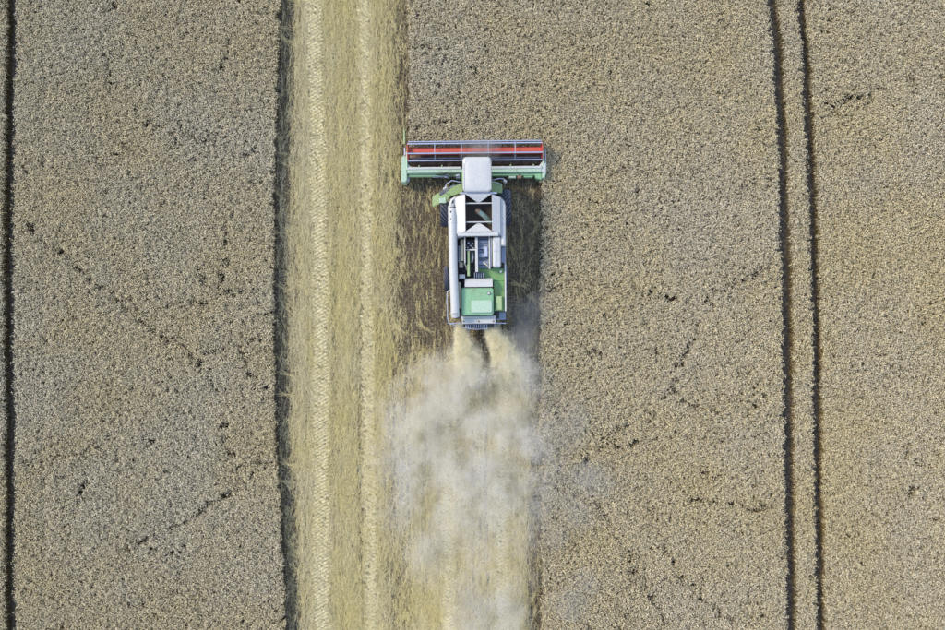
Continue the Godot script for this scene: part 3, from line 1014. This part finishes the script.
func make_tank(h):
	var t = part(h, "grain_tank")
	# bin: four inner walls and a floor
	var ix0: float = -0.535; var ix1: float = 0.828
	var iz0: float = -5.644; var iz1: float = -4.695
	var fz0: float = -6.104; var fz1: float = -3.982
	var ox0: float = -1.031; var ox1: float = 1.236
	box_part(t, "floor", M.tank, ix0 - 0.02, 2.05, fz0, ix1 + 0.02, 2.25, fz1, 0.01)
	box_part(t, "inner_wall", M.tank, ix0 - 0.05, 2.25, fz0 + 0.02, ix0 - 0.01, 3.28, fz1 - 0.02, 0.005)
	box_part(t, "inner_wall", M.tank, ix1 + 0.01, 2.25, fz0 + 0.02, ix1 + 0.05, 3.28, fz1 - 0.02, 0.005)
	box_part(t, "inner_wall", M.tank, ix0, 2.25, fz0 + 0.02, ix1, 3.25, fz0 + 0.06, 0.005)
	box_part(t, "inner_wall", M.tank, ix0, 2.25, fz1 - 0.06, ix1, 3.25, fz1 - 0.02, 0.005)
	# opened flaps: the side ones lie outward, the triangles fill the ends
	var st = new_st()
	slab(st, [Vector3(ix0, 3.44, fz0 + 0.03), Vector3(ix0, 3.44, fz1 - 0.25), Vector3(ox0, 3.26, fz1 - 0.10), Vector3(ox0, 3.26, fz0 + 0.18)], 0.035)
	add(t, "side_flap", st, M.white)
	st = new_st()
	slab(st, [Vector3(ix1, 3.44, fz0 + 0.03), Vector3(ix1, 3.44, fz1 - 0.25), Vector3(ox1, 3.26, fz1 - 0.10), Vector3(ox1, 3.26, fz0 + 0.18)], 0.035)
	add(t, "side_flap", st, M.white)
	var mx = (ix0 + ix1) * 0.5
	var rise = 3.50
	st = new_st()
	slab(st, [Vector3(ix0 + 0.01, rise, fz0 + 0.02), Vector3(ix1 - 0.01, rise, fz0 + 0.02), Vector3(mx + 0.06, 3.24, iz0 - 0.05), Vector3(mx - 0.06, 3.24, iz0 - 0.05)], 0.025)
	add(t, "front_flap", st, M.white)
	st = new_st()
	slab(st, [Vector3(ix0 + 0.01, rise - 0.06, fz1 - 0.22), Vector3(ix1 - 0.01, rise - 0.06, fz1 - 0.22), Vector3(mx + 0.07, 3.20, iz1 + 0.05), Vector3(mx - 0.07, 3.20, iz1 + 0.05)], 0.025)
	add(t, "rear_flap", st, M.white)
	box_part(t, "rear_sill", M.white, ox0 + 0.10, 3.15, fz1 - 0.20, ox1 - 0.10, 3.36, fz1, 0.03)
	box_part(t, "front_sill", M.steel, ix0 - 0.25, 3.30, fz0 - 0.07, ix1 + 0.25, 3.47, fz0 + 0.01, 0.02)
	for zz in [iz0, iz1]:
		tube_part(t, "cross_bar", M.white, [Vector3(ix0 - 0.03, 3.27, zz), Vector3(ix1 + 0.03, 3.27, zz)], 0.035)
	# filling auger that rises in the bin
	st = new_st()
	tube(st, [Vector3(0.759, 2.500, -4.789), Vector3(0.420, 2.900, -5.074), Vector3(0.140, 3.100, -5.252)], 0.15, 12, 0.12)
	add(t, "filling_auger", st, M.mint)
	st = new_st()
	tube(st, [Vector3(0.155, 3.110, -5.235), Vector3(0.013, 3.160, -5.311)], 0.15, 12, 0.07)
	add(t, "auger_hood", st, M.rust)

func make_body(h):
	# left bodywork under the unloading pipe
	layer_part(h, "side_panel", M.white, [Vector2(-1.359, -5.730), Vector2(-1.050, -6.059), Vector2(-0.538, -6.206), Vector2(-0.510, -4.012), Vector2(-0.960, -3.940), Vector2(-0.979, -0.163), Vector2(-1.264, -0.166)], [[0.0, 1.5], [0.0, 2.86], [0.05, 2.95]])
	# unloading pipe folded back along the left side
	var pipe = part(h, "unloading_pipe")
	var st = new_st()
	tube(st, [Vector3(-1.206, 3.000, -5.509), Vector3(-1.203, 3.180, -5.280), Vector3(-1.194, 3.220, -5.021), Vector3(-1.179, 3.180, -2.697), Vector3(-1.114, 3.050, -0.520), Vector3(-1.109, 3.020, -0.113)], 0.21, 18)
	add(pipe, "pipe", st, M.white)
	st = new_st()
	tube(st, [Vector3(-1.109, 3.020, -0.154), Vector3(-1.103, 2.920, 0.050)], 0.225, 18, 0.20)
	add(pipe, "spout", st, M.white)
	st = new_st()
	tube(st, [Vector3(-1.193, 3.210, -4.719), Vector3(-1.191, 3.210, -4.658)], 0.228, 18)
	add(pipe, "clamp_ring", st, M.white)
	layer_part(pipe, "elbow_cover", M.white, [Vector2(-1.371, -5.633), Vector2(-1.272, -5.885), Vector2(-1.032, -6.045), Vector2(-0.972, -6.034), Vector2(-1.002, -5.549), Vector2(-1.281, -5.521)], [[0.0, 2.90], [0.0, 3.12], [0.05, 3.22], [0.12, 3.26]])
	box_part(pipe, "bracket", M.dark, -1.299, 3.05, -5.495, -1.017, 3.30, -5.435, 0.01)
	for q in [210.5, 217.5]:
		box_part(pipe, "latch", M.dark, -1.289, 3.3, (q - 315.0) * 0.0503, -1.239, 3.42, (q - 313.0) * 0.0503, 0.01)
	# right bodywork
	layer_part(h, "side_panel", M.white, [Vector2(0.866, -6.141), Vector2(1.266, -5.984), Vector2(1.472, -5.779), Vector2(1.530, -5.524), Vector2(1.519, -3.491), Vector2(1.245, -3.494), Vector2(1.250, -4.002), Vector2(0.844, -4.007)], [[0.0, 1.5], [0.0, 2.98], [0.05, 3.08], [0.10, 3.10]])
	layer_part(h, "engine_cover", M.white, rrect(0.832, -3.974, 1.253, -2.413, 0.10), [[0.0, 2.3], [0.0, 3.06], [0.03, 3.12], [0.08, 3.15]])
	layer_part(h, "side_step", M.slate, [Vector2(1.289, -3.476), Vector2(1.515, -3.473), Vector2(1.506, -2.678), Vector2(1.281, -2.680)], [[0.0, 1.5], [0.0, 2.66], [0.02, 2.7]])
	box_part(h, "side_skirt", M.white, 1.450, 1.3, -2.624, 1.532, 2.62, -0.180, 0.02)
	box_part(h, "side_skirt", M.white, 1.430, 2.4, -3.519, 1.522, 2.62, -2.645, 0.02)
	for q in [[Vector3(1.258, 3.100, -5.900), Vector3(1.239, 3.100, -4.048)], [Vector3(0.873, 3.150, -3.235), Vector3(1.218, 3.150, -3.231)], [Vector3(1.265, 3.100, -4.606), Vector3(1.478, 3.100, -4.604)], [Vector3(-0.715, 2.300, 0.190), Vector3(0.966, 2.300, 0.186)]]:
		tube_part(h, "panel_seam", M.slate, [q[0], q[1]], 0.008, 6)
	tube_part(h, "hand_rail", M.steel, [Vector3(0.773, 3.000, -3.936), Vector3(0.760, 3.450, -3.813), Vector3(0.748, 3.400, -2.560), Vector3(0.760, 2.900, -2.442)], 0.016)
	# engine bay
	var e = part(h, "engine_bay")
	box_part(e, "bay_floor", M.dark, -0.972, 2.06, -4.077, 0.847, 2.2, -1.768, 0.01)
	tube_part(e, "air_pipe", M.cream, [Vector3(-0.704, 2.620, -3.838), Vector3(-0.715, 2.820, -3.536), Vector3(-0.728, 2.820, -2.769)], 0.10, 12)
	tube_part(e, "air_pipe", M.steel, [Vector3(-0.869, 2.500, -3.568), Vector3(-0.877, 2.500, -2.743)], 0.06, 10)
	tube_part(e, "filter_canister", M.cream, [Vector3(-0.774, 2.500, -2.732), Vector3(-0.777, 2.500, -2.443)], 0.12, 12)
	tube_part(e, "hose", M.cream, [Vector3(-0.628, 2.700, -2.675), Vector3(-0.527, 2.750, -2.516), Vector3(-0.499, 2.600, -2.320)], 0.035)
	for q in [[464.9, 3.0, 237.0, 263.0, 0.03], [476.6, 3.0, 237.0, 272.0, 0.07], [489.6, 3.0, 236.6, 269.0, 0.035]]:
		var sx: float = (q[0] - 472.5) * 0.0509 - 0.22 + 0.0105 * 3.2
		box_part(e, "frame_rail", M.white, sx - q[4], 2.2, (q[2] - 315.0) * 0.0509, sx + q[4], q[1], (q[3] - 315.0) * 0.0509, 0.012)
	box_part(e, "engine_block", M.dark, -0.517, 2.2, -3.910, -0.033, 2.55, -3.396, 0.05)
	for q in [[468.5, 241.5], [470.8, 244.5], [472.6, 242.2], [467.6, 246.2], [473.2, 246.8]]:
		tube_part(e, "engine_fitting", M.steel, [Vector3((q[0] - 476.9) * 0.0513, 2.5, (q[1] - 315.0) * 0.0513), Vector3((q[0] - 476.9) * 0.0513 + 0.05, 2.68, (q[1] - 315.0) * 0.0513 + 0.07)], 0.04)
	box_part(e, "cross_member", M.white, -0.497, 2.62, -3.377, -0.037, 2.8, -3.306, 0.015)
	tube_part(e, "exhaust", M.steel, [Vector3(-0.201, 2.400, -3.261), Vector3(-0.184, 2.550, -2.938), Vector3(-0.217, 2.400, -2.744)], 0.07)
	box_part(e, "belt_guard", M.lime, -0.462, 2.25, -3.276, -0.329, 2.85, -1.991, 0.03)
	# radiator deck: steel plates at different heights
	for q in [[236.8, 239.8, 2.62], [240.0, 243.3, 2.80], [243.5, 246.3, 2.72], [246.5, 249.4, 2.78], [249.6, 253.0, 2.68], [253.2, 257.6, 2.82], [257.8, 260.5, 2.60], [260.7, 264.6, 2.74], [264.8, 268.0, 2.55]]:
		box_part(e, "deck_plate", M.slate, 0.116, 2.2, (q[0] - 315.0) * 0.0512, 0.649, q[2], (q[1] - 315.0) * 0.0512, 0.02)
	box_part(e, "cooler_box", M.steel, 0.432, 2.83, -3.486, 0.595, 2.97, -2.966, 0.03)
	tube_part(e, "handle", M.cream, [Vector3(0.370, 2.850, -2.679), Vector3(0.496, 2.900, -2.572), Vector3(0.598, 2.860, -2.497)], 0.03)
	# fan with its blades
	var fan = part(h, "fan_drive")
	for k in 5:
		box_part(fan, "rib", M.slate, -0.10 + k * 0.105, 2.3, -2.170, -0.055 + k * 0.105, 2.80, -1.883, 0.015)
	box_part(fan, "back_plate", M.dark, -0.14, 2.25, -2.190, 0.42, 2.62, -1.863, 0.01)
	box_part(h, "deck", M.green, 0.098, 2.06, -2.404, 1.439, 2.42, -1.754, 0.02)
	# rear hood
	var hood = part(h, "rear_hood")
	layer_part(hood, "side_deck", M.green, [Vector2(0.900, -1.748), Vector2(1.443, -1.748), Vector2(1.443, -0.207), Vector2(0.900, -0.207)], [[0.0, 1.5], [0.0, 2.38], [0.02, 2.4]])
	box_part(hood, "locker", M.lime, 0.975, 2.405, -0.956, 1.304, 2.65, -0.247, 0.03)
	tube_part(hood, "filler_cap", M.white, [Vector3(1.266, 2.430, -2.235), Vector3(1.262, 2.520, -2.230)], 0.06, 12)
	st = new_st()
	var hx0: float = -0.595; var hx1: float = 0.823
	var arc = []
	for k in 9:
		var a = PI * (0.0 + 0.55 * k / 8.0)
		arc.append(Vector2(-1.414 - 0.02 - 0.46 * sin(a) , 2.52 + 0.42 * cos(a * 0.9)))
	arc.reverse()
	for i in 8:
		var a = Vector3(hx0, arc[i].y, arc[i].x); var b = Vector3(hx1, arc[i].y, arc[i].x)
		var c = Vector3(hx1, arc[i + 1].y, arc[i + 1].x); var d = Vector3(hx0, arc[i + 1].y, arc[i + 1].x)
		quad(st, a, b, c, d, Vector3(0, 1, -0.6))
		for s in [hx0, hx1]:
			quad(st, Vector3(s, arc[i].y, arc[i].x), Vector3(s, arc[i + 1].y, arc[i + 1].x), Vector3(s, 2.2, arc[i + 1].x), Vector3(s, 2.2, arc[i].x), Vector3(-1 if s == hx0 else 1, 0, 0))
	add(hood, "curved_cover", st, M.white)
	layer_part(hood, "top", M.sage, rrect(-0.779, -1.411, 0.866, 0.010, 0.14), [[0.0, 1.6], [0.0, 2.78], [0.03, 2.83], [0.08, 2.85]])
	layer_part(hood, "hatch", M.mint, rrect(-0.281, -0.750, 0.789, -0.113, 0.09), [[0.0, 2.84], [0.0, 2.91], [0.02, 2.94], [0.05, 2.95]])
	tube_part(hood, "knob", M.white, [Vector3(0.619, 2.850, -1.108), Vector3(0.617, 2.950, -1.105)], 0.065, 12)
	tube_part(hood, "knob_ring", M.dark, [Vector3(0.620, 2.840, -1.108), Vector3(0.619, 2.870, -1.107)], 0.09, 12)
	box_part(hood, "side_slot", M.cream, -0.945, 1.8, -1.698, -0.801, 2.55, -0.361, 0.02)
	box_part(hood, "corner_box", M.white, -0.889, 2.25, -2.085, -0.582, 2.85, -1.871, 0.05)
	# back end: bumper, lamps, grating, tube frame
	var b = part(h, "rear_end")
	layer_part(b, "bumper", M.white, [Vector2(-0.806, 0.033), Vector2(0.998, 0.031), Vector2(1.004, 0.457), Vector2(-0.749, 0.459)], [[0.0, 1.7], [0.0, 2.22], [0.03, 2.28], [0.06, 2.3]])
	for q in [463.6, 478.8, 493.4]:
		tube_part(b, "lamp", M.rust, [Vector3((q - 476.9) * 0.0518, 2.29, 0.331), Vector3((q - 476.9) * 0.0518, 2.33, 0.331)], 0.05, 10)
	box_part(b, "corner_plate", M.slate, 1.040, 1.85, -0.157, 1.520, 2.0, 0.261, 0.02)
	for k in 11:
		var gx: float = lerpf(-0.568, 0.538, k / 10.0)
		box_part(b, "grating_bar", M.steel, gx - 0.02, 1.55, 0.484, gx + 0.02, 1.65, 0.695, 0.006)
	box_part(b, "chopper_housing", M.dark, -0.730, 0.9, 0.053, 0.915, 1.45, 0.658, 0.04)
	tube_part(b, "guard_tube", M.steel, [Vector3(-1.433, 1.800, 0.426), Vector3(-0.881, 1.800, 0.411)], 0.022)
	tube_part(b, "guard_tube", M.steel, [Vector3(1.010, 1.800, 0.431), Vector3(1.536, 1.800, 0.447)], 0.03)
	tube_part(b, "guard_tube", M.steel, [Vector3(-0.832, 1.700, 0.592), Vector3(-0.465, 1.700, 0.712), Vector3(0.009, 1.700, 0.759), Vector3(0.589, 1.700, 0.712)], 0.018)
	tube_part(b, "guard_tube", M.steel, [Vector3(-1.385, 1.900, -1.325), Vector3(-1.522, 1.900, -1.248), Vector3(-1.552, 1.850, -1.066), Vector3(-1.530, 1.800, 0.142), Vector3(-1.480, 1.800, 0.426), Vector3(-1.094, 1.750, 0.525)], 0.024)
	for s in [464.0, 492.5]:
		var sx: float = (s - 476.9) * 0.0527
		var so = new_st()
		lathe(so, Vector3(sx, 1.0, 0.640), Vector3.UP, Vector3.RIGHT, [[-0.12, 0.0], [-0.10, 0.34], [0.04, 0.36], [0.10, 0.10], [0.10, 0.0]], 18)
		add(b, "straw_spreader", so, M.slate)

# ------------------------------------------------------------------ dust and flying straw

func flake_puff(variant, count, spread, size, aspect, col: Color) -> Mesh:
	rng.seed = 3000 + variant
	var st = new_st()
	for k in count:
		var c = Vector3(rng.randfn(0.0, spread), rng.randfn(0.0, spread), rng.randfn(0.0, spread))
		var d = Vector3(rng.randfn(), rng.randfn(), rng.randfn()).normalized()
		var e = d.cross(Vector3(rng.randfn(), rng.randfn(), rng.randfn())).normalized()
		var s: float = size * rng.randf_range(0.5, 1.3)
		st.set_color(col * rng.randf_range(0.85, 1.1))
		var n = d.cross(e)
		tri(st, c + d * s * aspect, c - d * s * aspect + e * s, c - d * s * aspect - e * s, n)
	return st.commit()

func make_dust():
	# straw thrown out by the two spreaders
	var jets = [
		["yellow straw jet thrown from the left side of the harvester's rear", [Vector3(-0.894, 1.200, 0.684), Vector3(-0.792, 1.300, 1.216), Vector3(-0.641, 1.200, 1.968), Vector3(-0.383, 0.900, 2.739), Vector3(-0.175, 0.500, 3.530)], 0.11, 0.56],
		["yellow straw jet fanning out from the right side of the harvester's rear", [Vector3(0.654, 1.200, 0.647), Vector3(0.913, 1.300, 1.128), Vector3(1.334, 1.250, 1.773), Vector3(1.605, 1.000, 2.431), Vector3(1.565, 0.500, 3.331)], 0.11, 0.60],
	]
	var bits = [flake_puff(0, 50, 0.05, 0.006, 3.0, Color(0.95, 0.91, 0.72)), flake_puff(1, 50, 0.085, 0.006, 2.2, Color(0.96, 0.92, 0.76))]
	for ji in jets.size():
		var j = jets[ji]
		var o = part(self, "straw_jet")
		meta(o, j[0], "straw", "stuff")
		var c = Curve3D.new()
		for p in j[1]:
			c.add_point(p + Vector3(0.22, 0, 0))
		for k in 2:
			rng.seed = 700 + ji * 10 + k
			var pl = []
			var tn = []
			var length = c.get_baked_length()
			for i in 2100:
				var t = pow(rng.randf(), 0.8)
				var p = c.sample_baked(t * length)
				var w = lerpf(j[2], j[3], t)
				p += Vector3(clampf(rng.randfn(), -1.6, 1.6) * w, rng.randfn(0.0, w * 0.6), rng.randfn(0.0, w))
				if noise_mid.get_noise_3d(p.x * 3.2, p.y * 3.2, p.z * 3.2) < lerpf(-0.5, 0.14, t):
					continue
				p.y = maxf(p.y, 0.15)
				pl.append(Transform3D(Basis(Vector3.UP, rng.randf() * TAU).scaled(Vector3.ONE * rng.randf_range(0.8, 1.5)), p))
				var s = rng.randf_range(0.92, 1.1)
				tn.append(Color(s, s, s))
			scatter(o, "flying_straw", bits[k], M.chaff, pl, tn).set_meta("kind", "stuff")

	# chaff and dust drifting behind: fine flakes, thicker where the air has gathered them
	var cloud = part(self, "dust_cloud")
	meta(cloud, "pale dust and chaff billowing over the stubble behind the harvester", "dust", "stuff")
	var middle = [Vector2(0.62, 1.07), Vector2(0.19, 2.95), Vector2(-0.46, 6.17), Vector2(-0.51, 9.92), Vector2(-0.13, 13.14), Vector2(0.83, 15.83), Vector2(1.15, 21.73)]
	var width = [Vector2(1.61, 1.07), Vector2(3.81, 2.95), Vector2(4.94, 6.17), Vector2(4.83, 9.92), Vector2(3.81, 13.14), Vector2(2.15, 15.83), Vector2(2.15, 21.73)]
	var fine = [flake_puff(5, 60, 0.09, 0.0055, 1.0, Color(0.95, 0.93, 0.86)), flake_puff(6, 60, 0.16, 0.005, 1.0, Color(0.95, 0.94, 0.89))]
	for k in 2:
		rng.seed = 860 + k
		var pl = []
		var tn = []
		for i in 85000:
			var z = rng.randf_range(1.0, 19.0)
			var half = along(width, z)
			var x = along(middle, z) + rng.randf_range(-1.35, 1.35) * half
			var y = rng.randf_range(0.2, 2.0)
			var wx = x + 0.9 * noise_mid.get_noise_3d(x * 0.5, y * 0.5, z * 0.5 + 11.0)
			var wz = z + 0.9 * noise_mid.get_noise_3d(x * 0.5 + 37.0, y * 0.5, z * 0.5)
			var off = absf(wx - along(middle, z)) / half
			var mask = (1.0 - smoothstep(0.5, 1.25, off)) * smoothstep(1.2, 3.2, wz) * lerpf(1.0, 0.30, smoothstep(6.0, 13.5, z))
			var g = noise_mid.get_noise_3d(wx * 0.62, y * 0.5, wz * 0.5) * 1.1 + 0.7 * noise_mid.get_noise_3d(wx * 2.3, y * 1.8, wz * 1.6)
			if rng.randf() > 0.88 * mask * clampf(0.48 + 1.4 * g, 0.05, 1.0):
				continue
			pl.append(Transform3D(Basis(Vector3.UP, rng.randf() * TAU).scaled(Vector3.ONE * rng.randf_range(0.8, 1.4)), Vector3(x, y, z)))
			var s = rng.randf_range(0.95, 1.06)
			var yel = clampf(0.40 - 0.09 * (z - 2.0) + noise_mid.get_noise_3d(x * 0.8 + 60.0, y, z * 0.6), 0.0, 1.0)
			tn.append(Color(s, s * lerpf(1.0, 0.96, yel), s * lerpf(1.05, 0.80, yel)))
		scatter(cloud, "chaff", fine[k], M.chaff, pl, tn).set_meta("kind", "stuff")
	# the finest dust, as thin banks of mist
	rng.seed = 64
	var fogs = []
	for i in 70:
		var z = rng.randf_range(2.6, 17.0)
		var half = along(width, z)
		fogs.append([Vector3(along(middle, z) + rng.randf_range(-0.8, 0.8) * half, rng.randf_range(0.5, 1.6), z), Vector3(rng.randf_range(1.2, 2.6), rng.randf_range(0.8, 1.6), rng.randf_range(1.2, 3.2)), 0.03])
	for q in [Vector2(2.44, -0.16), Vector2(2.76, 0.38), Vector2(2.98, 1.07), Vector2(2.39, 1.61), Vector2(3.19, -0.27), Vector2(5.50, 5.90), Vector2(5.87, 8.31), Vector2(6.63, 8.96), Vector2(5.50, 11.00), Vector2(5.23, 15.29), Vector2(6.30, 14.48), Vector2(4.43, 6.71), Vector2(4.80, 11.80)]:
		for e in 2:
			fogs.append([Vector3(q.x + rng.randfn(0.0, 0.25), 1.0, q.y + rng.randfn(0.0, 0.3)), Vector3(rng.randf_range(1.0, 2.2), 1.4, rng.randf_range(1.2, 2.6)), 0.08])
	for q in [Vector2(0.50, -8.88), Vector2(0.81, -8.67), Vector2(1.08, -8.93), Vector2(0.34, -8.41), Vector2(-0.13, -8.67)]:
		fogs.append([Vector3(q.x, 1.9, q.y), Vector3(rng.randf_range(0.9, 1.5), 0.9, rng.randf_range(0.7, 1.3)), 0.16])
	var dense = {}
	for f in fogs:
		var v = FogVolume.new()
		v.name = "dust_haze"
		v.shape = RenderingServer.FOG_VOLUME_SHAPE_ELLIPSOID
		v.size = f[1]
		var key = snappedf(f[2], 0.02)
		if not dense.has(key):
			var fm = FogMaterial.new()
			fm.density = key
			fm.albedo = Color(0.99, 0.985, 0.97)
			dense[key] = fm
		v.material = dense[key]
		v.position = f[0]
		v.rotation = Vector3(rng.randf_range(-0.4, 0.4), rng.randf() * TAU, rng.randf_range(-0.4, 0.4))
		v.set_meta("kind", "stuff")
		cloud.add_child(v, true)
